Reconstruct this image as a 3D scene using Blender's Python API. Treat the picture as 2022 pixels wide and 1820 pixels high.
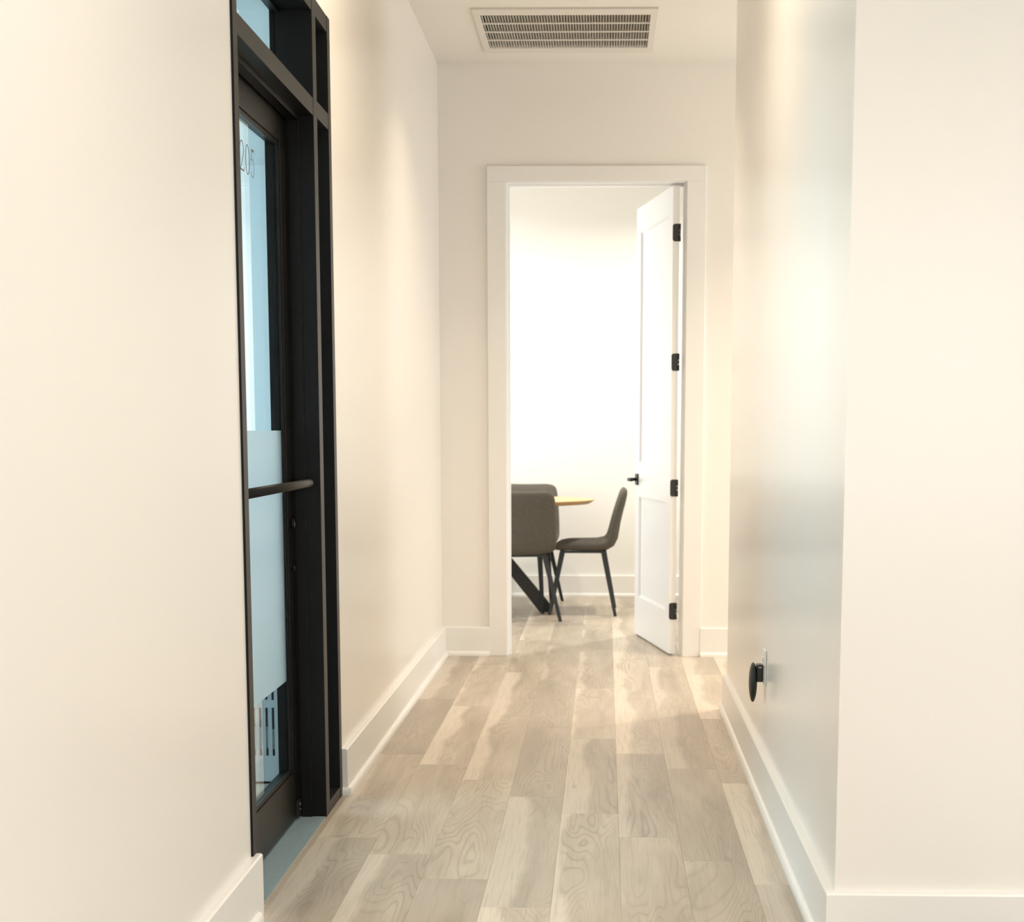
import bpy, bmesh, math, random
from mathutils import Vector, Matrix, Euler
random.seed(7)
for o in list(bpy.data.objects): bpy.data.objects.remove(o, do_unlink=True)
scene = bpy.context.scene
COL = scene.collection
W, H = 2022.0, 1820.0

# ------------------------------------------------------------------ camera
cd = bpy.data.cameras.new('camera'); cam = bpy.data.objects.new('camera', cd); COL.objects.link(cam)
scene.camera = cam
FPX, PCX, PCY = 3137.8, 1123.4, 1265.4
PITCH, YAW, ROLL, EYE = 0.1323, -0.0227, 0.0017, 1.1956
cd.sensor_fit = 'HORIZONTAL'; cd.sensor_width = 36.0
cd.lens = FPX / W * 36.0
cd.shift_x = -(PCX - W / 2) / W
cd.shift_y = (PCY - H / 2) / W
fwd = Vector((math.sin(YAW) * math.cos(PITCH), math.cos(YAW) * math.cos(PITCH), -math.sin(PITCH)))
right = Vector((math.cos(YAW), -math.sin(YAW), 0)); up = right.cross(fwd)
R = Matrix((right, up, -fwd)).transposed()
R = R @ Matrix.Rotation(ROLL, 3, 'Z')
cam.matrix_world = Matrix.Translation((0, 0, EYE)) @ R.to_4x4()
cd.clip_start = 0.05
cd.dof.use_dof = True; cd.dof.focus_distance = 4.6; cd.dof.aperture_fstop = 7.1

# ------------------------------------------------------------------ world, view, daylight
wd = bpy.data.worlds.new('sky'); scene.world = wd; wd.use_nodes = True
bg = wd.node_tree.nodes['Background']; bg.inputs[0].default_value = (0.75, 0.87, 1.0, 1); bg.inputs[1].default_value = 1.2
vs = scene.view_settings
vs.view_transform = 'Standard'; vs.look = 'None'; vs.exposure = 0.07; vs.gamma = 1.0; vs.use_curve_mapping = False

def area(name, loc, direction, sx, sy, power, color, spread=180, shape='RECTANGLE'):
    l = bpy.data.lights.new(name, 'AREA'); l.shape = shape; l.size = sx; l.size_y = sy
    l.energy = power; l.color = color; l.spread = math.radians(spread)
    o = bpy.data.objects.new(name, l); COL.objects.link(o); o.location = loc
    o.rotation_euler = Vector(direction).to_track_quat('-Z', 'Y').to_euler()
    return o
WARM = (1.0, 0.83, 0.645); DAY = (0.95, 0.98, 1.0); BLUE = (0.66, 0.85, 1.0)
# daylight arriving through the windows of the place
area('daylight_lobby_rear', (1.6, -3.65, 1.55), (0, 1, 0), 3.4, 2.2, 72, DAY)
area('daylight_lobby_side', (4.15, 0.9, 1.55), (-1, 0, 0), 3.0, 2.2, 68, DAY)
area('daylight_corridor', (3.35, 7.6, 1.45), (-1, 0, 0), 1.2, 2.0, 52, DAY)
area('daylight_meeting_room', (-2.35, 10.0, 1.5), (1, 0, 0), 2.2, 2.0, 54, (0.98, 0.985, 0.98))
area('daylight_office', (-4.35, 5.6, 1.4), (1, 0, 0), 3.6, 2.0, 215, BLUE)

# ------------------------------------------------------------------ dimensions
XL, XR, YE, ZC = -0.866, 0.527, 8.391, 3.04
YB, YN = 6.769, 3.5305           # far and near ends of the right wall
HB, BT = 0.1534, 0.021           # baseboard height, thickness
DL, DR, DH = -0.512, 0.406, 2.45 # meeting room doorway
YW = 11.44                       # meeting room rear wall
FX0, FX1 = -0.986, -0.861        # black frame depth

# ------------------------------------------------------------------ materials
def nodes(m): return m.node_tree.nodes, m.node_tree.links
def mat(name, col, rough=0.5, spec=0.5, metal=0.0, bump=None, var=0.0, coat=0.0):
    m = bpy.data.materials.new(name); m.use_nodes = True
    N, L = nodes(m); b = N['Principled BSDF']
    b.inputs['Base Color'].default_value = (*col, 1); b.inputs['Roughness'].default_value = rough
    b.inputs['Specular IOR Level'].default_value = spec; b.inputs['Metallic'].default_value = metal
    b.inputs['Coat Weight'].default_value = coat
    tc = N.new('ShaderNodeTexCoord')
    if bump:
        sc, st, dist = bump
        n = N.new('ShaderNodeTexNoise'); n.inputs['Scale'].default_value = sc; n.inputs['Detail'].default_value = 3
        L.new(tc.outputs['Object'], n.inputs['Vector'])
        bp = N.new('ShaderNodeBump'); bp.inputs['Strength'].default_value = st; bp.inputs['Distance'].default_value = dist
        L.new(n.outputs['Fac'], bp.inputs['Height']); L.new(bp.outputs['Normal'], b.inputs['Normal'])
    if var:
        n2 = N.new('ShaderNodeTexNoise'); n2.inputs['Scale'].default_value = 60; n2.inputs['Detail'].default_value = 4
        L.new(tc.outputs['Object'], n2.inputs['Vector'])
        r = N.new('ShaderNodeValToRGB')
        r.color_ramp.elements[0].color = (*[c * (1 - var) for c in col], 1)
        r.color_ramp.elements[1].color = (*[min(1, c * (1 + var)) for c in col], 1)
        L.new(n2.outputs['Fac'], r.inputs['Fac']); L.new(r.outputs['Color'], b.inputs['Base Color'])
    return m

M = {}
M['wall'] = mat('wall_paint', (0.85, 0.812, 0.757), 0.23, 0.5, bump=(140, 0.03, 0.001))
M['room'] = mat('meeting_room_paint', (0.86, 0.85, 0.81), 0.5, 0.4, bump=(140, 0.05, 0.002))
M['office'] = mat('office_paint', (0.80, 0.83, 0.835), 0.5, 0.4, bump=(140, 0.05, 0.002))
M['ceil'] = mat('ceiling_paint', (0.80, 0.77, 0.71), 0.8, 0.3, bump=(120, 0.05, 0.002))
M['trim'] = mat('trim_paint', (0.84, 0.82, 0.78), 0.3, 0.5)
M['doorwhite'] = mat('white_door_paint', (0.86, 0.87, 0.87), 0.35, 0.5)
M['bronze'] = mat('dark_bronze_metal', (0.007, 0.0062, 0.005), 0.40, 0.2, bump=(400, 0.03, 0.001))
M['rubber'] = mat('black_gasket', (0.008, 0.008, 0.008), 0.6)
M['black'] = mat('black_metal', (0.012, 0.013, 0.014), 0.42, 0.5, bump=(300, 0.03, 0.001))
M['legs'] = mat('charcoal_leg_metal', (0.018, 0.024, 0.029), 0.4, 0.5, bump=(300, 0.02, 0.001))
M['fabric'] = mat('grey_woven_fabric', (0.125, 0.115, 0.098), 0.9, 0.15, bump=(900, 0.35, 0.002), var=0.25)
M['plastic_black'] = mat('black_plastic', (0.012, 0.013, 0.010), 0.4, 0.5, bump=(80, 0.05, 0.001))
M['plastic_white'] = mat('white_plastic', (0.83, 0.80, 0.76), 0.3, 0.5)
M['basket'] = mat('pale_basket_plastic', (0.72, 0.76, 0.78), 0.45, 0.4, bump=(60, 0.03, 0.001))
M['liner'] = mat('dark_liner', (0.02, 0.025, 0.03), 0.5, 0.5, bump=(30, 0.5, 0.01))
M['paper'] = mat('crumpled_paper', (0.6, 0.64, 0.66), 0.8, 0.2, bump=(30, 0.6, 0.01))
M['ventblade'] = mat('vent_enamel', (0.72, 0.68, 0.62), 0.45, 0.4)
M['ventdark'] = mat('vent_filter', (0.36, 0.33, 0.27), 0.9, 0.1, bump=(200, 0.3, 0.003), var=0.2)
M['digit'] = mat('grey_vinyl_lettering', (0.13, 0.12, 0.115), 0.5, 0.3)
M['bolt'] = mat('bright_steel', (0.75, 0.75, 0.74), 0.25, 0.5, metal=0.8)
M['blue_spill'] = mat('blue_light_spill_tint', (0.26, 0.35, 0.385), 0.3, 0.5, bump=(30, 0.1, 0.002), var=0.18)  # blue light spilled on the floor, painted as a surface colour
M['subfloor'] = mat('subfloor', (0.16, 0.12, 0.085), 0.9)

def glass_mat(name, tint, ior=1.5):
    m = bpy.data.materials.new(name); m.use_nodes = True
    N, L = nodes(m); N.remove(N['Principled BSDF']); out = N['Material Output']
    geo = N.new('ShaderNodeNewGeometry')
    mx = N.new('ShaderNodeMix'); mx.data_type = 'FLOAT'
    mx.inputs[2].default_value = ior; mx.inputs[3].default_value = 1.0 / ior
    L.new(geo.outputs['Backfacing'], mx.inputs[0])
    fr = N.new('ShaderNodeFresnel'); L.new(mx.outputs[0], fr.inputs['IOR'])
    tr = N.new('ShaderNodeBsdfTransparent'); tr.inputs[0].default_value = (*tint, 1)
    gl = N.new('ShaderNodeBsdfGlossy'); gl.inputs['Roughness'].default_value = 0.0
    ms = N.new('ShaderNodeMixShader')
    L.new(fr.outputs[0], ms.inputs[0]); L.new(tr.outputs[0], ms.inputs[1]); L.new(gl.outputs[0], ms.inputs[2])
    L.new(ms.outputs[0], out.inputs['Surface'])
    return m
M['glass'] = glass_mat('tinted_glass', (0.88, 0.96, 0.97))
M['clear'] = glass_mat('window_glass', (0.98, 0.985, 0.98))
def frost_mat():
    m = bpy.data.materials.new('frosted_film'); m.use_nodes = True
    N, L = nodes(m); b = N['Principled BSDF']; out = N['Material Output']
    b.inputs['Base Color'].default_value = (0.67, 0.71, 0.72, 1)
    b.inputs['Roughness'].default_value = 0.68; b.inputs['IOR'].default_value = 1.33
    b.inputs['Transmission Weight'].default_value = 1.0
    return m
M['frost'] = frost_mat()

def emit_mat(name, col, s):
    m = bpy.data.materials.new(name); m.use_nodes = True
    N, L = nodes(m); b = N['Principled BSDF']
    b.inputs['Base Color'].default_value = (*col, 1)
    b.inputs['Emission Color'].default_value = (*col, 1); b.inputs['Emission Strength'].default_value = s
    return m
M['lens'] = emit_mat('lit_lamp_lens', (1.0, 0.85, 0.66), 12)

def wood_floor():
    m = bpy.data.materials.new('greige_wood_plank'); m.use_nodes = True
    N, L = nodes(m); b = N['Principled BSDF']
    tc = N.new('ShaderNodeTexCoord'); oi = N.new('ShaderNodeObjectInfo')
    sep = N.new('ShaderNodeSeparateXYZ'); L.new(tc.outputs['Object'], sep.inputs[0])
    def math_(op, a, bb=None, clamp=False):
        n = N.new('ShaderNodeMath'); n.operation = op; n.use_clamp = clamp
        for i, v in enumerate((a, bb)):
            if v is None: continue
            if isinstance(v, (int, float)): n.inputs[i].default_value = v
            else: L.new(v, n.inputs[i])
        return n.outputs[0]
    rz = math_('MULTIPLY', oi.outputs['Random'], 53.0)
    def vec(sx, sy, off=0.0):
        c = N.new('ShaderNodeCombineXYZ')
        L.new(math_('MULTIPLY', sep.outputs[0], sx), c.inputs[0]); L.new(math_('MULTIPLY', sep.outputs[1], sy), c.inputs[1])
        L.new(math_('ADD', rz, off), c.inputs[2]); return c.outputs[0]
    def noise(v, sc, det=2, dist=0.0, rough=0.5):
        n = N.new('ShaderNodeTexNoise'); n.inputs['Scale'].default_value = sc; n.inputs['Detail'].default_value = det
        n.inputs['Distortion'].default_value = dist; n.inputs['Roughness'].default_value = rough
        L.new(v, n.inputs['Vector']); return n.outputs['Fac']
    def ramp(v, *st):
        r = N.new('ShaderNodeValToRGB'); e = r.color_ramp.elements
        e[0].position, e[0].color = st[0][0], (*st[0][1], 1); e[1].position, e[1].color = st[-1][0], (*st[-1][1], 1)
        for p, c in st[1:-1]:
            x = e.new(p); x.color = (*c, 1)
        L.new(v, r.inputs['Fac']); return r.outputs['Color']
    def mix(f, a, c, mode='MIX'):
        n = N.new('ShaderNodeMix'); n.data_type = 'RGBA'; n.blend_type = mode
        if isinstance(f, (int, float)): n.inputs[0].default_value = f
        else: L.new(f, n.inputs[0])
        L.new(a, n.inputs[6])
        if isinstance(c, tuple): n.inputs[7].default_value = (*c, 1)
        else: L.new(c, n.inputs[7])
        return n.outputs[2]
    # broad tone
    tone = noise(vec(9, 1.3), 1.0, 3, 0.6)
    base = ramp(tone, (0.25, (0.355, 0.298, 0.23)), (0.5, (0.455, 0.388, 0.303)), (0.75, (0.55, 0.48, 0.388)))
    # contour lines of growth rings
    field = noise(vec(7.5, 1.0, 11.0), 1.0, 1.5, 0.35)
    lines = math_('SINE', math_('MULTIPLY', field, 150.0))
    lines = math_('POWER', math_('ADD', math_('MULTIPLY', lines, 0.5), 0.5), 5.0)
    mask = noise(vec(6, 1.0, 23.0), 1.0, 2)
    mask = math_('MULTIPLY', math_('SUBTRACT', mask, 0.40, True), 3.2, True)
    lf = math_('MULTIPLY', math_('MULTIPLY', lines, mask), 0.52)
    c1 = mix(lf, base, (0.205, 0.16, 0.115))
    # pale sapwood streak near one edge
    wob = noise(vec(0.0, 2.2, 31.0), 1.0, 2)
    edge = math_('ADD', math_('MULTIPLY', sep.outputs[0], 10.5), math_('MULTIPLY', math_('SUBTRACT', wob, 0.5), 1.4))
    rs = math_('SUBTRACT', math_('MULTIPLY', oi.outputs['Random'], 1.5), 0.05)
    sap = math_('MULTIPLY', math_('SUBTRACT', math_('MULTIPLY', edge, -1.0), rs, True), 4.0, True)
    c2 = mix(math_('MULTIPLY', sap, 0.75), c1, (0.66, 0.58, 0.475))
    # fine grain
    fine = noise(vec(160, 5, 3.0), 1.0, 3)
    fm = math_('MULTIPLY', math_('SUBTRACT', fine, 0.48, True), 1.3, True)
    c3 = mix(fm, c2, (0.27, 0.21, 0.15))
    # knots
    kn = N.new('ShaderNodeTexVoronoi'); kn.inputs['Scale'].default_value = 1.0
    L.new(vec(6.0, 2.2, 7.0), kn.inputs['Vector'])
    kf = math_('MULTIPLY', math_('SUBTRACT', 0.075, kn.outputs['Distance'], True), 11.0, True)
    c4 = mix(math_('MULTIPLY', kf, 0.55), c3, (0.19, 0.14, 0.10))
    # each board a tone of its own
    hs = N.new('ShaderNodeHueSaturation'); L.new(c4, hs.inputs['Color'])
    L.new(math_('ADD', math_('MULTIPLY', math_('FRACT', math_('MULTIPLY', oi.outputs['Random'], 7.31)), 0.34), 0.86), hs.inputs['Value'])
    L.new(hs.outputs[0], b.inputs['Base Color'])
    b.inputs['Roughness'].default_value = 0.36; b.inputs['Specular IOR Level'].default_value = 0.5
    bp = N.new('ShaderNodeBump'); bp.inputs['Strength'].default_value = 0.12; bp.inputs['Distance'].default_value = 0.001
    L.new(math_('ADD', math_('MULTIPLY', fine, 0.6), math_('MULTIPLY', lines, -0.5)), bp.inputs['Height'])
    L.new(bp.outputs[0], b.inputs['Normal'])
    return m
M['floor'] = wood_floor()

def table_wood():
    m = bpy.data.materials.new('light_oak_tabletop'); m.use_nodes = True
    N, L = nodes(m); b = N['Principled BSDF']
    tc = N.new('ShaderNodeTexCoord'); mp = N.new('ShaderNodeMapping'); mp.inputs['Scale'].default_value = (2, 30, 30)
    n = N.new('ShaderNodeTexNoise'); n.inputs['Scale'].default_value = 3; n.inputs['Detail'].default_value = 4
    r = N.new('ShaderNodeValToRGB')
    r.color_ramp.elements[0].color = (0.55, 0.34, 0.15, 1); r.color_ramp.elements[1].color = (0.80, 0.56, 0.30, 1)
    L.new(tc.outputs['Object'], mp.inputs[0]); L.new(mp.outputs[0], n.inputs['Vector']); L.new(n.outputs['Fac'], r.inputs[0])
    L.new(r.outputs[0], b.inputs['Base Color']); b.inputs['Roughness'].default_value = 0.4
    return m
M['oak'] = table_wood()

# ------------------------------------------------------------------ mesh helpers
def link(name, me, m, parent=None):
    o = bpy.data.objects.new(name, me); COL.objects.link(o)
    if m is not None and not me.materials: me.materials.append(M[m] if isinstance(m, str) else m)
    if parent: o.parent = parent
    return o
def tag(o, label, cat, group=None, kind=None):
    o['label'] = label; o['category'] = cat
    if group: o['group'] = group
    if kind: o['kind'] = kind
    return o
def empty(name, loc, rz=0.0):
    o = bpy.data.objects.new(name, None); COL.objects.link(o); o.location = loc; o.rotation_euler = (0, 0, rz)
    o.empty_display_size = 0.05; return o
def bm_box(bm, x0, x1, y0, y1, z0, z1, bev=0.0):
    vs = [bm.verts.new((x, y, z)) for x in (x0, x1) for y in (y0, y1) for z in (z0, z1)]
    fs = []
    for q in ((0, 1, 3, 2), (4, 6, 7, 5), (0, 4, 5, 1), (2, 3, 7, 6), (0, 2, 6, 4), (1, 5, 7, 3)):
        fs.append(bm.faces.new([vs[i] for i in q]))
    if bev:
        es = list({e for f in fs for e in f.edges})
        bmesh.ops.bevel(bm, geom=es, offset=bev, segments=2, affect='EDGES', profile=0.5)
def finish(bm, name, smooth=False):
    bmesh.ops.recalc_face_normals(bm, faces=bm.faces)
    me = bpy.data.meshes.new(name); bm.to_mesh(me); bm.free()
    if smooth:
        for p in me.polygons: p.use_smooth = True
    return me
def box(name, x0, x1, y0, y1, z0, z1, m, parent=None, bev=0.0):
    """box given in world metres; its origin sits at its base centre (in the parent's frame when it has one)"""
    px = parent_loc(parent)
    cx, cy = (x0 + x1) / 2, (y0 + y1) / 2
    bm = bmesh.new(); bm_box(bm, x0 - cx, x1 - cx, y0 - cy, y1 - cy, 0, z1 - z0, bev)
    o = link(name, finish(bm, name), m, parent); o.location = Vector((cx, cy, z0)) - px
    return o
def parent_loc(p):
    v = Vector((0, 0, 0))
    while p is not None:
        v += Vector(p.location); p = p.parent
    return v
def boxes(name, lst, m, parent=None, bev=0.0):
    px = parent_loc(parent); bm = bmesh.new()
    for b in lst: bm_box(bm, *b, bev)
    bmesh.ops.translate(bm, verts=bm.verts, vec=-px)
    return link(name, finish(bm, name), m, parent)
def prism(name, prof, axis, a0, a1, m, parent=None, smooth=False):
    """extrude closed 2D profile; axis 'Y': profile in (x,z); axis 'X': profile in (y,z)"""
    px = parent_loc(parent); bm = bmesh.new(); rings = []
    for a in (a0, a1):
        rings.append([bm.verts.new((p[0], a, p[1]) if axis == 'Y' else (a, p[0], p[1])) for p in prof])
    n = len(prof)
    for i in range(n):
        bm.faces.new((rings[0][i], rings[0][(i + 1) % n], rings[1][(i + 1) % n], rings[1][i]))
    bm.faces.new(rings[0]); bm.faces.new(rings[1][::-1])
    bmesh.ops.translate(bm, verts=bm.verts, vec=-px)
    return link(name, finish(bm, name, smooth), m, parent)
def tube_mesh(pts, rad, seg=16, name='tube', cap_round=False):
    bm = bmesh.new(); rings = []; pts = [Vector(p) for p in pts]
    prev = None
    for i, p in enumerate(pts):
        t = (pts[min(i + 1, len(pts) - 1)] - pts[max(i - 1, 0)]).normalized()
        ref = Vector((0, 0, 1)) if abs(t.z) < 0.9 else Vector((1, 0, 0))
        u = t.cross(ref).normalized(); v = t.cross(u).normalized()
        r = rad[i] if isinstance(rad, (list, tuple)) else rad
        rings.append([bm.verts.new(p + (u * math.cos(2 * math.pi * k / seg) + v * math.sin(2 * math.pi * k / seg)) * r) for k in range(seg)])
    for a, b in zip(rings, rings[1:]):
        for k in range(seg): bm.faces.new((a[k], a[(k + 1) % seg], b[(k + 1) % seg], b[k]))
    bm.faces.new(rings[0][::-1]); bm.faces.new(rings[-1])
    return finish(bm, name, True)
def lathe(prof, seg=32, name='lathe', axis='Z', smooth=True):
    bm = bmesh.new(); rings = []
    for r, z in prof:
        rings.append([bm.verts.new((r * math.cos(2 * math.pi * k / seg), r * math.sin(2 * math.pi * k / seg), z)) for k in range(seg)])
    for a, b in zip(rings, rings[1:]):
        for k in range(seg): bm.faces.new((a[k], a[(k + 1) % seg], b[(k + 1) % seg], b[k]))
    bm.faces.new(rings[0][::-1]); bm.faces.new(rings[-1])
    return finish(bm, name, smooth)

S = 'structure'
# ------------------------------------------------------------------ floor of individual planks
floor = boxes('floor', [(-4.3, 4.3, -3.7, 11.7, -0.12, -0.010)], 'subfloor')
tag(floor, 'greige wood-look plank floor running down the hallway', 'floor', kind=S)
PW, PL, X0 = 0.1778, 1.2192, -0.1329
bm = bmesh.new(); bm_box(bm, -PW / 2 + 0.0001, PW / 2 - 0.0001, -PL / 2 + 0.0001, PL / 2 - 0.0001, -0.010, 0.0)
top = [e for e in bm.edges if all(v.co.z > -0.001 for v in e.verts)]
bmesh.ops.bevel(bm, geom=top, offset=0.0005, segments=1, affect='EDGES')
plank_me = finish(bm, 'plank'); plank_me.materials.append(M['floor'])
ends = {0: 4.876, 1: 5.808 - 1.2192, 2: 4.333, 3: 4.104, -1: 3.884, -2: 4.1335, -3: 4.38, -4: 4.559}
cells = []
for k in range(-8, 14):
    e = ends.get(k, 4.0 + ((k * 0.618) % 1.0) * PL)
    lo, hi = (-0.2, 11.5)
    if k < -4: lo = 8.2 if k < -6 else 3.0
    if k > 3: lo = 5.5 if k < 8 else 6.6
    if k > 3 and k <= 7: pass
    n0 = math.floor((lo - e) / PL); n1 = math.ceil((hi - e) / PL)
    for n in range(n0, n1):
        y0 = e + n * PL
        if k > 10 and y0 > 8.3: continue
        cells.append((k, y0))
for k, y0 in cells:
    o = bpy.data.objects.new('plank', plank_me); COL.objects.link(o); o.parent = floor
    y1 = min(y0 + PL, 11.5); f = (y1 - y0) / PL
    if f < 0.05: bpy.data.objects.remove(o); continue
    o.location = (X0 + (k + 0.5) * PW, (y0 + y1) / 2, random.uniform(-0.0001, 0.0001)); o.scale.y = f
# plain boards where the photograph does not look
boxes('plank_field', [(1.02, 4.2, -3.6, 5.2, -0.010, -0.0005), (-1.0, 1.02, -3.6, -0.9, -0.010, -0.0005), (-4.2, -1.56, 2.5, 8.1, -0.010, -0.0005)], 'floor', floor)['kind'] = 'stuff'

# ------------------------------------------------------------------ walls
T = 0.12
FY0, FY1, FZ1 = 3.782, 5.112, 2.455   # opening filled by the black frame
tag(boxes('wall_left', [(XL - T, XL, -3.6, FY0, 0, ZC), (XL - T, XL, FY1, YE, 0, ZC), (XL - T, XL, FY0, FY1, FZ1, ZC)], 'wall'),
    'cream painted left hallway wall around the black framed glass door', 'wall', kind=S)
JT = 0.02
tag(boxes('wall_end', [(-2.3, DL - JT, YE, YE + T, 0, ZC), (DR + JT, 3.3, YE, YE + T, 0, ZC), (DL - JT, DR + JT, YE, YE + T, DH + JT, ZC)], 'wall'),
    'cream end wall of the hallway around the open doorway', 'wall', kind=S)
tag(boxes('wall_right', [(XR, XR + T, YN, YB, 0, ZC)], 'wall'), 'cream right hallway wall with a black plug-in device on its outlet', 'wall', kind=S)
tag(boxes('wall_front', [(XR + T, 4.2, YN, YN + T, 0, ZC)], 'wall'), 'blank cream wall facing the camera at the right edge', 'wall', kind=S)
tag(boxes('wall_corridor', [(XR + T, 3.3, YB - T, YB, 0, ZC)], 'wall'), 'cream wall of the side passage behind the right wall', 'wall', kind=S)
def wall_win_x(name, x0, x1, y0, y1, wy0, wy1, wz0, wz1, zc, m, label):
    return tag(boxes(name, [(x0, x1, y0, wy0, 0, zc), (x0, x1, wy1, y1, 0, zc), (x0, x1, wy0, wy1, 0, wz0), (x0, x1, wy0, wy1, wz1, zc)], m), label, 'wall', kind=S)
wall_win_x('wall_passage_end', 3.2, 3.3, YB, YE, 7.0, 8.2, 0.45, 2.45, ZC, 'wall', 'end wall of the side passage with a daylight window')
wall_win_x('wall_lobby_side', 4.0, 4.1, -3.6, YN, -0.6, 2.4, 0.45, 2.65, ZC, 'wall', 'side wall of the lobby behind the camera with a window')
tag(boxes('wall_lobby_rear', [(XL - T, -0.1, -3.6, -3.5, 0, ZC), (3.3, 4.1, -3.6, -3.5, 0, ZC), (-0.1, 3.3, -3.6, -3.5, 0, 0.45), (-0.1, 3.3, -3.6, -3.5, 2.65, ZC)], 'wall'),
    'rear wall of the lobby behind the camera with a wide window', 'wall', kind=S)
# meeting room
tag(boxes('wall_meeting_rear', [(-2.3, 2.3, YW, YW + 0.1, 0, ZC)], 'room'), 'white rear wall of the meeting room seen through the doorway', 'wall', kind=S)
wall_win_x('wall_meeting_left', -2.3, -2.2, YE + T, YW, 8.9, 11.1, 0.5, 2.5, ZC, 'room', 'left wall of the meeting room with its window')
tag(boxes('wall_meeting_right', [(2.2, 2.3, YE + T, YW, 0, ZC)], 'room'), 'white right wall of the meeting room behind the open door', 'wall', kind=S)
# office behind the glass door
OC = 2.51
wall_win_x('wall_office_left', -4.3, -4.2, 2.5, 8.3, 3.8, 7.4, 0.4, 2.4, OC, 'office', 'far wall of the office behind the glass door with its window')
tag(boxes('wall_office_rear', [(-4.2, XL - T, 8.2, 8.3, 0, OC)], 'office'), 'pale blue-lit office wall seen through the glass door', 'wall', kind=S)
tag(boxes('wall_office_front', [(-4.2, XL - T, 2.5, 2.6, 0, OC)], 'office'), 'near wall of the office behind the glass door', 'wall', kind=S)
tag(boxes('ceiling_office', [(-4.3, XL - T, 2.5, 8.3, OC, OC + 0.1)], 'office'), 'office ceiling seen through the transom glass', 'ceiling', kind=S)
# ceiling with the opening of the return-air grille
VX0, VX1, VY0, VY1 = -0.572, 0.192, 7.405, 8.03
tag(boxes('ceiling', [(XL - T, VX0, -3.6, YE + T, ZC, ZC + 0.1), (VX1, 4.1, -3.6, YE + T, ZC, ZC + 0.1),
                      (VX0, VX1, -3.6, VY0, ZC, ZC + 0.1), (VX0, VX1, VY1, YE + T, ZC, ZC + 0.1)], 'ceil'),
    'cream hallway ceiling with a return-air grille', 'ceiling', kind=S)
tag(boxes('ceiling_meeting', [(-2.3, 2.3, YE + T, YW + 0.1, ZC, ZC + 0.1)], 'room'), 'white ceiling of the meeting room', 'ceiling', kind=S)

# ------------------------------------------------------------------ windows of the place (outside the frame)
def window_x(name, x, y0, y1, z0, z1, label):
    e = tag(empty(name, (x, (y0 + y1) / 2, z0)), label, 'window', kind=S)
    for a, b, c, d in ((y0, y0 + .05, z0, z1), (y1 - .05, y1, z0, z1)): box('frame_post', x - .03, x + .03, a, b, c, d, 'trim', e)
    for c, d in ((z0, z0 + .05), (z1 - .05, z1)): box('frame_rail', x - .03, x + .03, y0 + .05, y1 - .05, c, d, 'trim', e)
    box('pane', x - .003, x + .003, y0 + .05, y1 - .05, z0 + .05, z1 - .05, 'clear', e)
window_x('window_1', 3.25, 7.0, 8.2, 0.45, 2.45, 'window at the end of the side passage')
window_x('window_2', 4.05, -0.6, 2.4, 0.45, 2.65, 'wide window in the side wall of the lobby')
window_x('window_3', -2.25, 8.9, 11.1, 0.5, 2.5, 'window in the left wall of the meeting room')
window_x('window_4', -4.25, 3.8, 7.4, 0.4, 2.4, 'wide window of the office behind the glass door')
e = tag(empty('window_5', (1.6, -3.55, 0.45)), 'wide window in the rear wall of the lobby', 'window', kind=S)
for a, b in ((-.1, -.05), (3.25, 3.3)): box('frame_post', a, b, -3.58, -3.52, 0.45, 2.65, 'trim', e)
for c, d in ((.45, .5), (2.6, 2.65)): box('frame_rail', -.05, 3.25, -3.58, -3.52, c, d, 'trim', e)
box('pane', -.05, 3.25, -3.553, -3.547, .5, 2.6, 'clear', e)

# ------------------------------------------------------------------ baseboards with shoe moulding
def bprof(s):   # s=+1 grows to +axis
    return [(0, 0), (s * BT, 0), (s * BT, HB - 0.004), (s * (BT - 0.004), HB), (0, HB)]
def sprof(base, s):
    r = 0.017; pts = [(base, 0), (base + s * r * 0.8, 0)]
    for i in range(0, 7):
        a = math.pi / 2 * i / 6
        pts.append((base + s * r * 0.8 * math.cos(a) if i < 6 else base + 0, 0.006 + (r + 0.002) * math.sin(a)))
    return pts
def baseboard(name, axis, w, s, a0, a1, label, shoe=None):
    o = prism(name, [(w + p, z) for p, z in bprof(s)], axis, a0, a1, 'trim')
    tag(o, label, 'baseboard', kind=S)
    b0, b1 = shoe or (a0, a1)
    prism('shoe_moulding', sprof(w + s * BT, s), axis, b0, b1, 'trim', o)
    return o
baseboard('baseboard_left_near', 'Y', XL, 1, -3.5, FY0 + 0.035, 'tall cream baseboard on the left wall before the glass door', (-3.5, FY0 - 0.03))
bl = baseboard('baseboard_left_far', 'Y', XL, 1, FY1 + 0.002, YE, 'tall cream baseboard on the left wall beyond the glass door')
prism('shoe_return', sprof(FY1 + 0.002, -1), 'X', XL + 0.001, XL + BT + 0.013, 'trim', bl)
baseboard('baseboard_end_left', 'X', YE, -1, XL + BT, -0.613, 'short cream baseboard left of the doorway casing', (XL + BT + 0.013, -0.613))
baseboard('baseboard_end_right', 'X', YE, -1, 0.506, 3.2, 'cream baseboard right of the doorway casing')
baseboard('baseboard_right', 'Y', XR, -1, YN, YB, 'long cream baseboard on the right hallway wall below the outlet')
baseboard('baseboard_front', 'X', YN, -1, XR - BT, 4.0, 'cream baseboard on the blank wall at the right edge', (XR - BT - 0.013, 4.0))
baseboard('baseboard_corridor', 'X', YB, 1, XR, 3.2, 'cream baseboard in the side passage')
baseboard('baseboard_meeting', 'X', YW, -1, -2.2, 2.2, 'white baseboard on the rear wall of the meeting room')
baseboard('baseboard_meeting_left', 'Y', -2.2, 1, YE + T, YW - BT, 'white baseboard on the left wall of the meeting room')
baseboard('baseboard_office', 'X', 8.2, -1, -4.2, XL - T, 'pale baseboard on the office rear wall')

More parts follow.
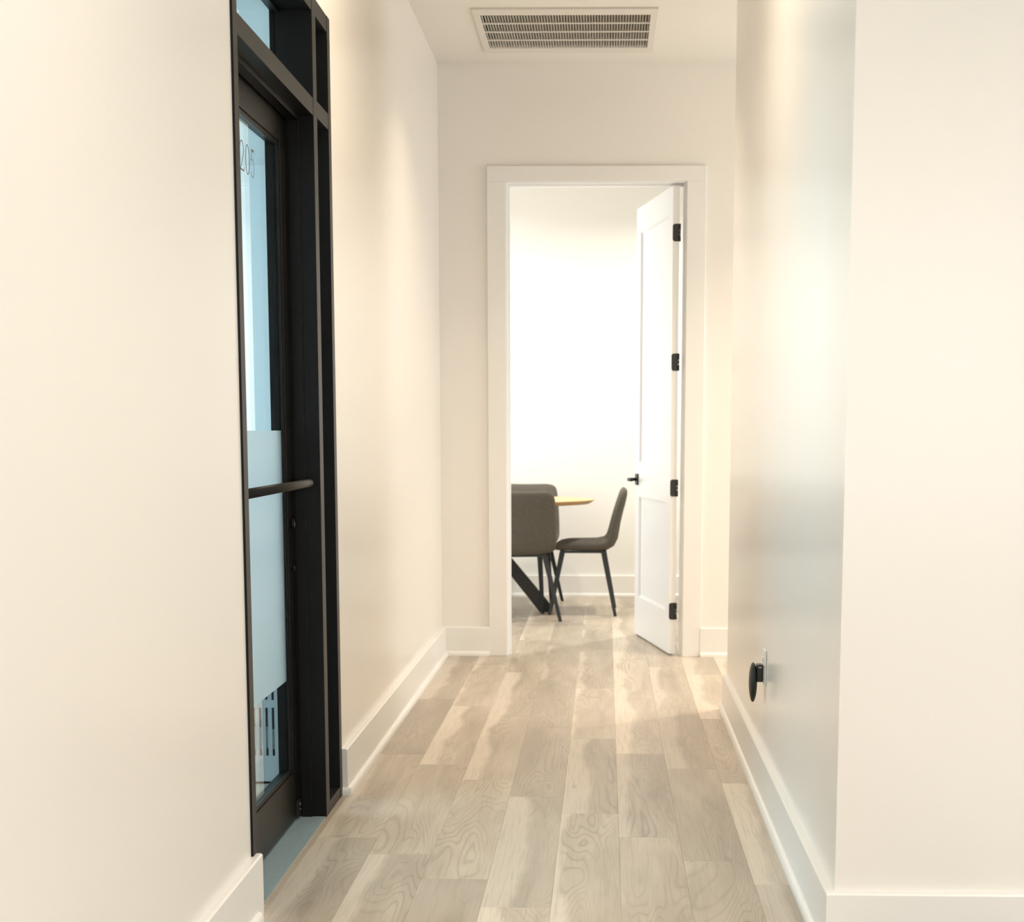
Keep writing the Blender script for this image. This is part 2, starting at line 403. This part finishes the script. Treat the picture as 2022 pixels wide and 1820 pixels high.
# ------------------------------------------------------------------ doorway casing and jambs
CW = 0.097; CT = 0.018
t2 = tag(empty('trim_2', ((DL + DR) / 2, YE, 0)), 'flat cream casing and jambs of the meeting room doorway', 'door frame', kind=S)
box('side_casing', DL - 0.006 - CW, DL - 0.006, YE - CT, YE, 0, DH + 0.006, 'trim', t2, 0.002)
box('side_casing', DR + 0.006, DR + 0.006 + CW, YE - CT, YE, 0, DH + 0.006, 'trim', t2, 0.002)
box('head_casing', DL - 0.006 - CW, DR + 0.006 + CW, YE - CT, YE, DH + 0.006, DH + 0.006 + CW - 0.02, 'trim', t2, 0.002)
box('jamb', DL - JT, DL, YE - 0.002, YE + T + 0.002, 0, DH + JT, 'doorwhite', t2)
box('jamb', DR, DR + JT, YE - 0.002, YE + T + 0.002, 0, DH + JT, 'doorwhite', t2)
box('head_jamb', DL, DR, YE - 0.002, YE + T + 0.002, DH, DH + JT, 'doorwhite', t2)
box('door_stop', DL, DL + 0.011, YE + 0.045, YE + 0.08, 0, DH, 'doorwhite', t2)
box('door_stop', DR - 0.011, DR, YE + 0.025, YE + 0.06, 0, DH, 'doorwhite', t2)
box('door_stop', DL + 0.011, DR - 0.011, YE + 0.045, YE + 0.08, DH - 0.011, DH, 'doorwhite', t2)

# ------------------------------------------------------------------ white panel door, standing open
LA = Vector((0.375, YE + 0.02, 0)); LBv = Vector((0.214, 9.27, 0))
ang = math.atan2(LBv.y - LA.y, LBv.x - LA.x)
d2 = tag(empty('door_2', LA, ang), 'white two-panel door standing open into the meeting room', 'door', kind=S)
LW, LT, LZ0, LZ1 = 0.908, 0.034, 0.012, DH - 0.012
def dbox(name, x0, x1, z0, z1, y0=0.0, y1=LT, m='doorwhite', parent=d2, bev=0.0):
    bm = bmesh.new(); bm_box(bm, x0, x1, y0, y1, z0, z1, bev)
    return link(name, finish(bm, name), m, parent)
# local x along the leaf from the hinges, local y towards the hall's left
dbox('stile', 0, 0.105, LZ0, LZ1); dbox('stile', LW - 0.105, LW, LZ0, LZ1)
for z0, z1, nm in ((LZ0, 0.235, 'bottom_rail'), (0.815, 1.01, 'lock_rail'), (2.30, LZ1, 'top_rail')): dbox(nm, 0.105, LW - 0.105, z0, z1)
for z0, z1 in ((0.235, 0.815), (1.01, 2.30)):
    dbox('panel', 0.105, LW - 0.105, z0, z1, 0.011, LT - 0.011)
    for yy in (LT - 0.011,):
        for a in ((0.105, 0.113, z0, z1), (LW - 0.113, LW - 0.105, z0, z1), (0.113, LW - 0.113, z0, z0 + 0.008), (0.113, LW - 0.113, z1 - 0.008, z1)):
            dbox('panel_bead', *a, yy, yy + 0.006)
# hinges on the leaf edge
def hinge():
    bm = bmesh.new()
    # leaf plate with rounded left corners, in x(thickness) = -0.003..0
    pts = []
    h, w, r = 0.0885, 0.030, 0.012
    for cx_, cz_, a0 in ((r, r, 180), (w, 0, None), (w, h, None), (r, h - r, 90)):
        if a0 is None: pts.append((cx_, cz_))
        else:
            for i in range(6):
                a = math.radians(a0 + 90 * i / 5); pts.append((cx_ + r * math.cos(a), cz_ + r * math.sin(a)))
    # order: bottom-left arc, bottom-right, top-right, top-left arc
    va = [bm.verts.new((-0.0035, LT - p[0] + 0.001, p[1])) for p in pts]; vb = [bm.verts.new((0.001, LT - p[0] + 0.001, p[1])) for p in pts]
    n = len(pts)
    bm.faces.new(va); bm.faces.new(vb[::-1])
    for i in range(n): bm.faces.new((va[i], vb[i], vb[(i + 1) % n], va[(i + 1) % n]))
    me = finish(bm, 'hinge'); me.materials.append(M['black'])
    kb = bmesh.new()
    for z0, z1 in ((0.0, 0.032), (0.034, 0.0545), (0.0565, 0.0885)):
        g = bmesh.ops.create_cone(kb, cap_ends=True, segments=14, radius1=0.0058 if z0 != 0.034 else 0.0048, radius2=0.0058 if z0 != 0.034 else 0.0048, depth=z1 - z0)
        bmesh.ops.translate(kb, verts=g['verts'], vec=(-0.005, -0.001, (z0 + z1) / 2))
    kme = finish(kb, 'knuckle', True); kme.materials.append(M['black'])
    return me, kme
hme, kme = hinge()
for z in (0.195, 0.847, 1.50, 2.158):
    hg = link('hinge', hme, None, d2); hg.location = (0, 0, z); hg['label'] = 'black hinge with rounded corners'
    kk = link('hinge_knuckle', kme, None, hg)
lv = link('lever_handle', tube_mesh([(0, 0.0, 0), (0, 0.045, 0), (-0.004, 0.053, 0), (-0.02, 0.056, 0), (-0.11, 0.056, 0)], [0.0095, 0.0095, 0.010, 0.010, 0.009], 14, 'lever'), 'black', d2)
lv.location = (LW - 0.06, LT, 0.911); lv['label'] = 'black lever handle'
bm = bmesh.new(); bm_box(bm, -0.032, 0.032, 0, 0.009, -0.032, 0.032, 0.002)
link('rosette', finish(bm, 'rosette'), 'black', lv)
bm = bmesh.new(); bm_box(bm, -0.032, 0.032, 0, 0.009, -0.032, 0.032, 0.002)
rr = link('rosette', finish(bm, 'rosette'), 'black', lv); rr.location = (0, -LT - 0.009, 0)

# ------------------------------------------------------------------ black aluminium frame with transom and sidelight
t1 = tag(empty('trim_1', (FX1, (FY0 + FY1) / 2, 0)), 'black metal door frame with transom and narrow sidelight in left wall', 'door frame', kind=S)
MY0, MY1 = 4.805, 4.865
TZ0, TZ1 = 2.107, 2.157
box('jamb', FX0, FX1, FY0 + 0.003, 3.832, 0, FZ1 - 0.003, 'bronze', t1, 0.0015)
box('mullion', FX0, FX1, MY0, MY1, 0, FZ1 - 0.003, 'bronze', t1, 0.0015)
box('jamb', FX0, FX1, 5.062, FY1 - 0.003, 0, FZ1 - 0.003, 'bronze', t1, 0.0015)
box('head_bar', FX0, FX1 - 0.001, 3.832, MY0, 2.403, FZ1 - 0.003, 'bronze', t1, 0.0015)
box('head_bar', FX0, FX1 - 0.001, MY1, 5.062, 2.403, FZ1 - 0.003, 'bronze', t1, 0.0015)
box('transom_bar', FX0, FX1 - 0.001, 3.832, MY0, TZ0, TZ1, 'bronze', t1, 0.0015)
box('transom_bar', FX0, FX1 - 0.001, MY1, 5.062, TZ0 + 0.006, TZ1 + 0.004, 'bronze', t1, 0.0015)
box('sill_bar', FX0, FX1 - 0.001, MY1, 5.062, 0, 0.036, 'bronze', t1, 0.0015)
box('transom_glass', -0.974, -0.968, 3.832, MY0, TZ1, 2.403, 'glass', t1)
box('sidelight_glass', -0.974, -0.968, MY1, 5.062, 0.036, TZ0 + 0.006, 'glass', t1)
box('sidelight_transom_glass', -0.974, -0.968, MY1, 5.062, TZ1 + 0.004, 2.403, 'glass', t1)
# stops that the door closes against, and glazing beads
for y0, y1 in ((3.832, 3.844), (MY0 - 0.007, MY0)): box('door_stop', -0.938, -0.905, y0, y1, 0.0, TZ0, 'bronze', t1, 0.001)
box('door_stop', -0.938, -0.905, 3.844, MY0 - 0.007, TZ0 - 0.014, TZ0, 'bronze', t1, 0.001)
for z0, z1 in ((TZ1, TZ1 + 0.008), (2.395, 2.403)):
    box('glazing_bead', -0.968, -0.955, 3.832, MY0, z0, z1, 'bronze', t1)
box('reveal_gasket', XL - 0.02, XL + 0.0015, FY0 - 0.001, FY0 + 0.003, 0, FZ1, 'rubber', t1)
th = box('light_spill_strip', FX0, XL + 0.002, 3.832, MY0, 0.0003, 0.003, 'blue_spill', t1)  # cool office light on the floor, put into this strip's colour
th['label'] = 'floor strip under the door coloured as blue light from the office'

# ------------------------------------------------------------------ glass door
d1 = tag(empty('door_1', (-0.967, 4.33, 0)), 'black framed glass door with frosted band and number 205', 'door', kind=S)
DX0, DX1 = -0.989, -0.945
DY0, DY1, DZ0, DZ1 = 3.836, 4.8015, 0.012, 2.101
GY0, GY1, GZ0, GZ1 = DY0 + 0.085, DY1 - 0.085, 0.158, 2.018
box('stile', DX0, DX1, DY0, GY0, DZ0, DZ1, 'bronze', d1, 0.002)
box('stile', DX0, DX1, GY1, DY1, DZ0, DZ1, 'bronze', d1, 0.002)
box('top_rail', DX0, DX1, GY0, GY1, GZ1, DZ1, 'bronze', d1, 0.001)
box('bottom_rail', DX0, DX1, GY0, GY1, DZ0, GZ0, 'bronze', d1, 0.001)
gp = box('glass_pane', -0.965, -0.958, GY0, GY1, GZ0, GZ1, 'glass', d1)
for a in ((GY0, GY0 + 0.010, GZ0, GZ1), (GY1 - 0.010, GY1, GZ0, GZ1), (GY0 + .01, GY1 - .01, GZ0, GZ0 + 0.012), (GY0 + .01, GY1 - .01, GZ1 - 0.012, GZ1)):
    box('glazing_bead', -0.957, -0.949, *a, 'bronze', d1, 0.0015)
ff = box('frosted_film', -0.9575, -0.9568, GY0 + 0.010, GY1 - 0.010, 0.444, 1.191, 'frost', gp); ff['label'] = 'frosted privacy band across the glass'
# number 205: thin strokes with varied width, built as raised vinyl
def stroke(paths, name, y, z, hgt):
    bm = bmesh.new()
    for pts in paths:
        L_ = []; R_ = []
        for i, (px, pz, w) in enumerate(pts):
            a = pts[max(i - 1, 0)]; b = pts[min(i + 1, len(pts) - 1)]
            dx, dz = b[0] - a[0], b[1] - a[1]; l = math.hypot(dx, dz) or 1
            nx, nz = -dz / l * w / 2, dx / l * w / 2
            L_.append((px + nx, pz + nz)); R_.append((px - nx, pz - nz))
        fr = [[bm.verts.new((0.0006, p[0] * hgt, p[1] * hgt)) for p in s] for s in (L_, R_)]
        bk = [[bm.verts.new((0.0, p[0] * hgt, p[1] * hgt)) for p in s] for s in (L_, R_)]
        for i in range(len(pts) - 1):
            bm.faces.new((fr[0][i], fr[1][i], fr[1][i + 1], fr[0][i + 1])); bm.faces.new((bk[0][i], bk[0][i + 1], bk[1][i + 1], bk[1][i]))
            for s in (0, 1): bm.faces.new((fr[s][i], fr[s][i + 1], bk[s][i + 1], bk[s][i]))
    o = link(name, finish(bm, name), 'digit', gp)
    o.location = Vector((-0.9578, y, z)) - parent_loc(gp); return o
def arc(cx, cz, rx, rz, a0, a1, n, w0, w1):
    return [(cx + rx * math.cos(math.radians(a0 + (a1 - a0) * i / n)), cz + rz * math.sin(math.radians(a0 + (a1 - a0) * i / n)), (w0 + (w1 - w0) * i / n) * 0.6) for i in range(n + 1)]
NH, NZ = 0.078, 1.868
two = [arc(0.28, 0.72, 0.26, 0.27, 165, -20, 16, 0.05, 0.085) + [(0.42, 0.48, 0.045), (0.22, 0.22, 0.032), (0.04, 0.035, 0.03)], [(0.02, 0.035, 0.04), (0.30, 0.035, 0.055), (0.56, 0.035, 0.04), (0.60, 0.16, 0.03)]]
zero = [[(0.30 + 0.28 * math.cos(t), 0.5 + 0.49 * math.sin(t), 0.028 + 0.03 * abs(math.cos(t))) for t in [2 * math.pi * i / 32 for i in range(33)]]]
five = [[(0.56, 0.97, 0.03), (0.50, 0.92, 0.08), (0.16, 0.92, 0.08)], [(0.16, 0.93, 0.03), (0.13, 0.75, 0.03), (0.11, 0.56, 0.03)], arc(0.26, 0.32, 0.28, 0.30, 125, -150, 22, 0.04, 0.05)]
for nm, pth, yy in (('number_digit', two, 4.258), ('number_digit', zero, 4.322), ('number_digit', five, 4.382)):
    stroke(pth, nm, yy, NZ, NH)
# pull bar with returns
bar = link('pull_bar', tube_mesh([(-0.886, 3.90, 1.036), (-0.886, 4.74, 1.036), (-0.887, 4.762, 1.036), (-0.891, 4.774, 1.036), (-0.898, 4.781, 1.036), (-0.91, 4.783, 1.036), (-0.944, 4.783, 1.036)], 0.0128, 18, 'pull_bar'), 'bronze', d1)
bar.location = -parent_loc(d1); bar['label'] = 'tubular bronze pull bar across the door'
me = tube_mesh([(-0.944, 3.905, 1.036), (-0.886, 3.905, 1.036)], 0.0125, 16, 'mounting_post')
mp_ = link('mounting_post', me, 'bronze', bar)
for z, r in ((0.915, 0.0165), (0.777, 0.009)):
    me = tube_mesh([(DX1, 0, 0), (DX1 + 0.008, 0, 0), (DX1 + 0.010, 0, 0)], [r, r, r * 0.8], 20, 'lock_cylinder')
    lc = link('lock_cylinder', me, 'bronze', d1); lc.location = Vector((0, 4.770, z)) - parent_loc(d1)
    if r > 0.01: box('key_slot', DX1 + 0.0095, DX1 + 0.0108, 4.769, 4.773, z - 0.010, z + 0.004, 'bolt', lc)
pv = box('floor_pivot', DX1, DX1 + 0.006, 4.752, 4.795, 0.012, 0.060, 'rubber', d1)
for z in (0.030, 0.044): box('screw_head', DX1 + 0.006, DX1 + 0.008, 4.777, 4.787, z, z + (0.003 if z < .04 else 0.008), 'bolt', pv, 0.0008)

# ------------------------------------------------------------------ ceiling return-air grille
vent = tag(empty('ceiling_vent', ((VX0 + VX1) / 2, (VY0 + VY1) / 2, ZC)), 'white rectangular return-air grille with fine blades in hallway ceiling', 'vent')
FO = 0.032; zf = ZC - 0.010
for a in ((VX0 - FO, VX1 + FO, VY0 - 0.095, VY0, ), (VX0 - FO, VX1 + FO, VY1, VY1 + 0.095), (VX0 - FO, VX0, VY0, VY1), (VX1, VX1 + FO, VY0, VY1)):
    box('frame_side', *a, zf, ZC + 0.001, 'ventblade', vent, 0.002)
NB = 60
bm = bmesh.new(); bw = 0.0012
vv = [(-0.0016, 0.0), (0.0006, 0.0), (0.0016, 0.014), (-0.0002, 0.014)]
ra = [bm.verts.new((p[0], 0, p[1])) for p in vv]; rb = [bm.verts.new((p[0], VY1 - VY0, p[1])) for p in vv]
bm.faces.new(ra); bm.faces.new(rb[::-1])
for i in range(4): bm.faces.new((ra[i], rb[i], rb[(i + 1) % 4], ra[(i + 1) % 4]))
bme = finish(bm, 'blade'); bme.materials.append(M['ventblade'])
for i in range(NB):
    o = link('blade', bme, None, vent)
    o.location = Vector((VX0 + (i + 0.5) * (VX1 - VX0) / NB, VY0, ZC - 0.004)) - Vector(vent.location)
for i in (1, 2, 3):
    y = VY0 + (VY1 - VY0) * i / 4
    box('crossbar', VX0, VX1, y - 0.0085, y + 0.0085, ZC - 0.008, ZC - 0.0045, 'ventblade', vent)
boxes('duct_filter', [(VX0 - .01, VX1 + .01, VY0 - .01, VY1 + .01, ZC + 0.06, ZC + 0.07)], 'ventdark', vent)
for a in ((VX0 - .012, VX0), (VX1, VX1 + .012)): box('duct_collar', *a, VY0, VY1, ZC + .001, ZC + .06, 'ventdark', vent)

# ------------------------------------------------------------------ recessed downlights and added fill lamps (out of the frame, above)
def downlight(x, y, z, power, label, spread=110, col=WARM):
    e = tag(empty('ceiling_downlight', (x, y, z)), label, 'lamp', 'recessed downlights')
    link('trim_ring', lathe([(0.055, 0.0), (0.056, -0.006), (0.082, -0.004), (0.084, 0.0), (0.084, 0.002), (0.055, 0.002)], 32, 'ring'), 'trim', e)
    ln = link('lens', lathe([(0.055, -0.0015), (0.055, -0.0005)], 32, 'lens', smooth=False), 'lens', e)
    l = bpy.data.lights.new('downlight', 'AREA'); l.shape = 'DISK'; l.size = 0.10; l.energy = power; l.color = col; l.spread = math.radians(spread)
    lo = bpy.data.objects.new('downlight_beam', l); COL.objects.link(lo); lo.location = (x, y, z - 0.012)
LOB = (1.0, 0.89, 0.76)
downlight(-0.17, 4.9, ZC, 16, 'recessed ceiling downlight in the hallway above the glass door', 155)
downlight(-0.17, 6.85, ZC, 8.5, 'added fill downlight in the hallway before the return-air grille', 108)  # unseen lamp added to brighten the lower end wall
downlight(-0.17, 2.3, ZC, 10, 'recessed ceiling downlight over the mouth of the hallway', 120, LOB)
downlight(1.9, 2.3, ZC, 9, 'recessed ceiling downlight in the lobby near the blank wall', 120, LOB)
downlight(0.6, 0.0, ZC, 20, 'recessed ceiling downlight in the lobby above the camera', 120, LOB)
downlight(2.6, 0.0, ZC, 20, 'recessed ceiling downlight at the lobby side window', 120, LOB)
downlight(1.7, 7.6, ZC, 22, 'recessed ceiling downlight in the side passage')
downlight(0.8, 10.2, ZC, 38, 'added fill downlight on the right side of the meeting room', 150, (1.0, 0.93, 0.83))  # unseen fill lamp added to even out the meeting room
downlight(-0.9, 10.2, ZC, 20, 'added fill downlight above the meeting room table', 150, (1.0, 0.93, 0.83))  # another added fill, unseen, lifts the lower part of the room

# ------------------------------------------------------------------ outlet and plug-in device on the right wall
OY, OZ = 5.165, 0.425
out = tag(empty('wall_outlet', (XR, OY, OZ)), 'white wall outlet low on the right hallway wall', 'outlet')
box('cover_plate', XR - 0.006, XR, OY - 0.038, OY + 0.038, OZ - 0.059, OZ + 0.059, 'plastic_white', out, 0.003)
for dz in (-0.02, 0.02):
    rc = box('receptacle', XR - 0.009, XR - 0.005, OY - 0.017, OY + 0.017, OZ + dz - 0.015, OZ + dz + 0.015, 'plastic_white', out, 0.002)
    for dy in (-0.0065, 0.0065): box('slot', XR - 0.0093, XR - 0.0088, OY + dy - 0.001, OY + dy + 0.001, OZ + dz - 0.003, OZ + dz + 0.006, 'rubber', rc)
dev = tag(empty('plug_in_device', (XR - 0.009, OY, OZ - 0.02)), 'black oval plug-in device hanging from the low wall outlet', 'plug-in device')
box('plug_body', XR - 0.030, XR - 0.009, OY - 0.022, OY + 0.022, OZ - 0.047, OZ + 0.010, 'plastic_black', dev, 0.004)
bm = bmesh.new(); bmesh.ops.create_uvsphere(bm, u_segments=28, v_segments=18, radius=1.0)
for v in bm.verts:
    z = v.co.z; v.co = Vector((v.co.x * 0.0135, v.co.y * 0.036 * (1 - 0.18 * z * (z < 0) * -1), z * 0.066))
sh = link('oval_shell', finish(bm, 'oval_shell', True), 'plastic_black', dev); sh.location = Vector((XR - 0.040, OY, OZ - 0.050)) - Vector(dev.location)
box('indicator', XR - 0.024, XR - 0.014, OY - 0.0235, OY - 0.0218, OZ + 0.001, OZ + 0.003, 'bolt', dev)

# ------------------------------------------------------------------ waste basket in the office
BX0, BX1, BY0, BY1, BH = -1.305, -1.045, 5.27, 5.53, 0.46
bk = tag(empty('waste_basket', ((BX0 + BX1) / 2, (BY0 + BY1) / 2, 0)), 'pale slotted waste basket behind the lower glass of the door', 'waste basket')
th_ = 0.006
for z0, z1 in ((0.0, 0.096), (0.262, 0.288), (0.425, BH)):
    lst = [(BX0, BX1, BY0, BY0 + th_, z0, z1), (BX0, BX1, BY1 - th_, BY1, z0, z1), (BX0, BX0 + th_, BY0, BY1, z0, z1), (BX1 - th_, BX1, BY0, BY1, z0, z1)]
    if z0 == 0: lst.append((BX0, BX1, BY0, BY1, 0.0, 0.008))
    boxes('basket_band', lst, 'basket', bk)
nsl = 12; pt = (BX1 - BX0) / nsl
sm = None
for i in range(nsl + 1):
    for side in range(4):
        c = BX0 + i * pt
        w = 0.0066
        a0, a1 = max(c - w, BX0), min(c + w, BX1)
        d = BY0 + i * pt; b0, b1 = max(d - w, BY0), min(d + w, BY1)
        i0, i1 = 0.0008, th_ - 0.0008
        r = ((a0, a1, BY0 + i0, BY0 + i1), (a0, a1, BY1 - i1, BY1 - i0), (BX0 + i0, BX0 + i1, b0, b1), (BX1 - i1, BX1 - i0, b0, b1))[side]
        box('slat', *r, 0.09, 0.43, 'basket', bk)
boxes('bin_liner', [(BX0 + .02, BX1 - .02, BY0 + .02, BY1 - .02, 0.015, 0.40)], 'liner', bk)
bm = bmesh.new(); bmesh.ops.create_icosphere(bm, subdivisions=3, radius=1.0)
for v in bm.verts:
    k = 1 + 0.22 * math.sin(9 * v.co.x + 3 * v.co.z) * math.sin(7 * v.co.y + 5 * v.co.z)
    v.co = Vector((v.co.x * 0.10 * k, v.co.y * 0.005, v.co.z * 0.036 * k))
pp = link('crumpled_paper', finish(bm, 'crumpled_paper'), 'paper', bk); pp.location = (0, BY0 + 0.0135 - (BY0 + BY1) / 2, 0.155)

# ------------------------------------------------------------------ dining chairs
def section(w, th, n=20, ex=3.2):
    pts = []
    for i in range(n):
        a = 2 * math.pi * i / n
        c, s = math.cos(a), math.sin(a)
        pts.append((math.copysign(abs(c) ** (2 / ex), c) * w / 2, math.copysign(abs(s) ** (2 / ex), s) * th / 2))
    return pts
def chair_shell():
    # centre line (y forward, z up), width, thickness, hollow
    path = [(0.182, 0.428, 0.30, 0.012, 0), (0.176, 0.431, 0.36, 0.030, 0), (0.160, 0.437, 0.395, 0.046, 0), (0.135, 0.443, 0.42, 0.060, 0),
            (0.09, 0.446, 0.44, 0.068, .003), (0.03, 0.446, 0.452, 0.070, .005), (-0.04, 0.445, 0.460, 0.072, .006), (-0.10, 0.445, 0.466, 0.074, .008),
            (-0.150, 0.452, 0.470, 0.078, .010), (-0.180, 0.470, 0.472, 0.080, .012), (-0.197, 0.500, 0.472, 0.074, .014), (-0.208, 0.545, 0.470, 0.066, .016),
            (-0.220, 0.60, 0.465, 0.060, .017), (-0.236, 0.66, 0.457, 0.056, .018), (-0.252, 0.715, 0.447, 0.053, .018), (-0.264, 0.76, 0.435, 0.050, .016),
            (-0.270, 0.785, 0.420, 0.046, .014), (-0.2735, 0.800, 0.398, 0.038, .012), (-0.2755, 0.810, 0.36, 0.026, .010), (-0.277, 0.815, 0.30, 0.010, .009)]
    bm = bmesh.new(); rings = []
    for i, (y, z, w, th, hol) in enumerate(path):
        a = path[max(i - 1, 0)]; b = path[min(i + 1, len(path) - 1)]
        t = Vector((0, b[0] - a[0], b[1] - a[1])).normalized(); nrm = Vector((0, t.z, -t.y))   # front side of the shell
        if nrm.dot(Vector((0, 0.5, 1))) < 0: nrm = -nrm
        ring = []
        for px, pn in section(w, th):
            off = hol * (2 * abs(px) / w) ** 2
            p = Vector((px, y, z)) + nrm * (pn + off)
            ring.append(bm.verts.new(p))
        rings.append(ring)
    for a, b in zip(rings, rings[1:]):
        for k in range(len(a)): bm.faces.new((a[k], a[(k + 1) % len(a)], b[(k + 1) % len(b)], b[k]))
    bm.faces.new(rings[0][::-1]); bm.faces.new(rings[-1])
    me = finish(bm, 'upholstered_shell', True); me.materials.append(M['fabric']); return me
def tapered_leg(top, foot, w0, w1):
    bm = bmesh.new(); rings = []
    for p, w in ((top, w0), (foot, w1)):
        rings.append([bm.verts.new((p[0] + sx * w, p[1] + sy * w, p[2])) for sx, sy in ((-1, -1), (1, -1), (1, 1), (-1, 1))])
    for k in range(4): bm.faces.new((rings[0][k], rings[0][(k + 1) % 4], rings[1][(k + 1) % 4], rings[1][k]))
    bm.faces.new(rings[0]); bm.faces.new(rings[1][::-1])
    bmesh.ops.bevel(bm, geom=list(bm.edges), offset=0.003, segments=2, affect='EDGES')
    me = finish(bm, 'leg'); me.materials.append(M['legs']); return me
def make_chair(loc, rz, label):
    e = tag(empty('dining_chair', loc, rz), label, 'chair', 'dining chairs in the meeting room')
    link('upholstered_shell', chair_shell(), None, e)
    for sx in (-1, 1):
        for tp_, ft in (((sx * 0.165, 0.13, 0.412), (sx * 0.195, 0.212, 0.003)), ((sx * 0.165, -0.136, 0.414), (sx * 0.255, -0.215, 0.003))):
            lg = link('leg', tapered_leg(tp_, ft, 0.0165, 0.0105), None, e)
            bm = bmesh.new(); bm_box(bm, ft[0] - 0.0095, ft[0] + 0.0095, ft[1] - 0.0095, ft[1] + 0.0095, 0.0, 0.006)
            link('foot_cap', finish(bm, 'foot_cap'), 'rubber', lg)
    bm = bmesh.new()
    for a in ((-0.18, 0.18, 0.115, 0.145), (-0.18, 0.18, -0.150, -0.120), (-0.18, -0.15, -0.12, 0.115), (0.15, 0.18, -0.12, 0.115)):
        bm_box(bm, *a, 0.402, 0.416)
    link('under_frame', finish(bm, 'under_frame'), 'legs', e)
    return e
def copy_tree(o, loc, rz, label):
    c = o.copy(); COL.objects.link(c); c.location = loc; c.rotation_euler = (0, 0, rz); c['label'] = label
    for ch in o.children:
        k = ch.copy(); COL.objects.link(k); k.parent = c
        for g in ch.children:
            d = g.copy(); COL.objects.link(d); d.parent = k
    return c
ch1 = make_chair((-0.566, 10.09, 0), math.radians(9), 'grey upholstered dining chair seen from behind, nearest the doorway')
copy_tree(ch1, (-0.148, 10.46, 0), math.radians(90), 'grey upholstered dining chair seen side-on beside the open door')
copy_tree(ch1, (-0.555, 10.905, 0), math.radians(180), 'grey upholstered dining chair behind the table, facing the camera')

# ------------------------------------------------------------------ table with a rounded end
TX, TY, TA, TB = -0.80, 10.42, 0.73, 0.50
tb = tag(empty('dining_table', (TX, TY, 0)), 'light oak table with rounded end on crossed black metal legs', 'table')
tp = link('tabletop', lathe([(1 - 0.13, 0.712), (1 - 0.05, 0.716), (1 - 0.008, 0.735), (1.0, 0.740), (1 - 0.003, 0.744), (1 - 0.01, 0.745)], 96, 'tabletop'), 'oak', tb)
for v in tp.data.vertices: v.co.x *= TA; v.co.y *= TB
for k in range(4):
    a = math.pi / 2 * k
    c, s = math.cos(a), math.sin(a)
    bm = bmesh.new()
    sh_ = 0.026      # shifted sideways so the bars pass one another
    fo, to = ((0.445, -0.145), (0.30, -0.16))[k % 2]
    prof = [(fo - 0.075, 0.0), (fo, 0.0), (fo + 0.012, 0.03), (to + 0.03, 0.714), (to - 0.05, 0.714)]
    ra = [bm.verts.new((p[0] * c - (sh_ - 0.022) * s, p[0] * s + (sh_ - 0.022) * c, p[1])) for p in prof]
    rb = [bm.verts.new((p[0] * c - (sh_ + 0.022) * s, p[0] * s + (sh_ + 0.022) * c, p[1])) for p in prof]
    n = len(prof); bm.faces.new(ra); bm.faces.new(rb[::-1])
    for i in range(n): bm.faces.new((ra[i], rb[i], rb[(i + 1) % n], ra[(i + 1) % n]))
    bmesh.ops.bevel(bm, geom=list(bm.edges), offset=0.003, segments=1, affect='EDGES')
    link('leg', finish(bm, 'leg'), 'black', tb)
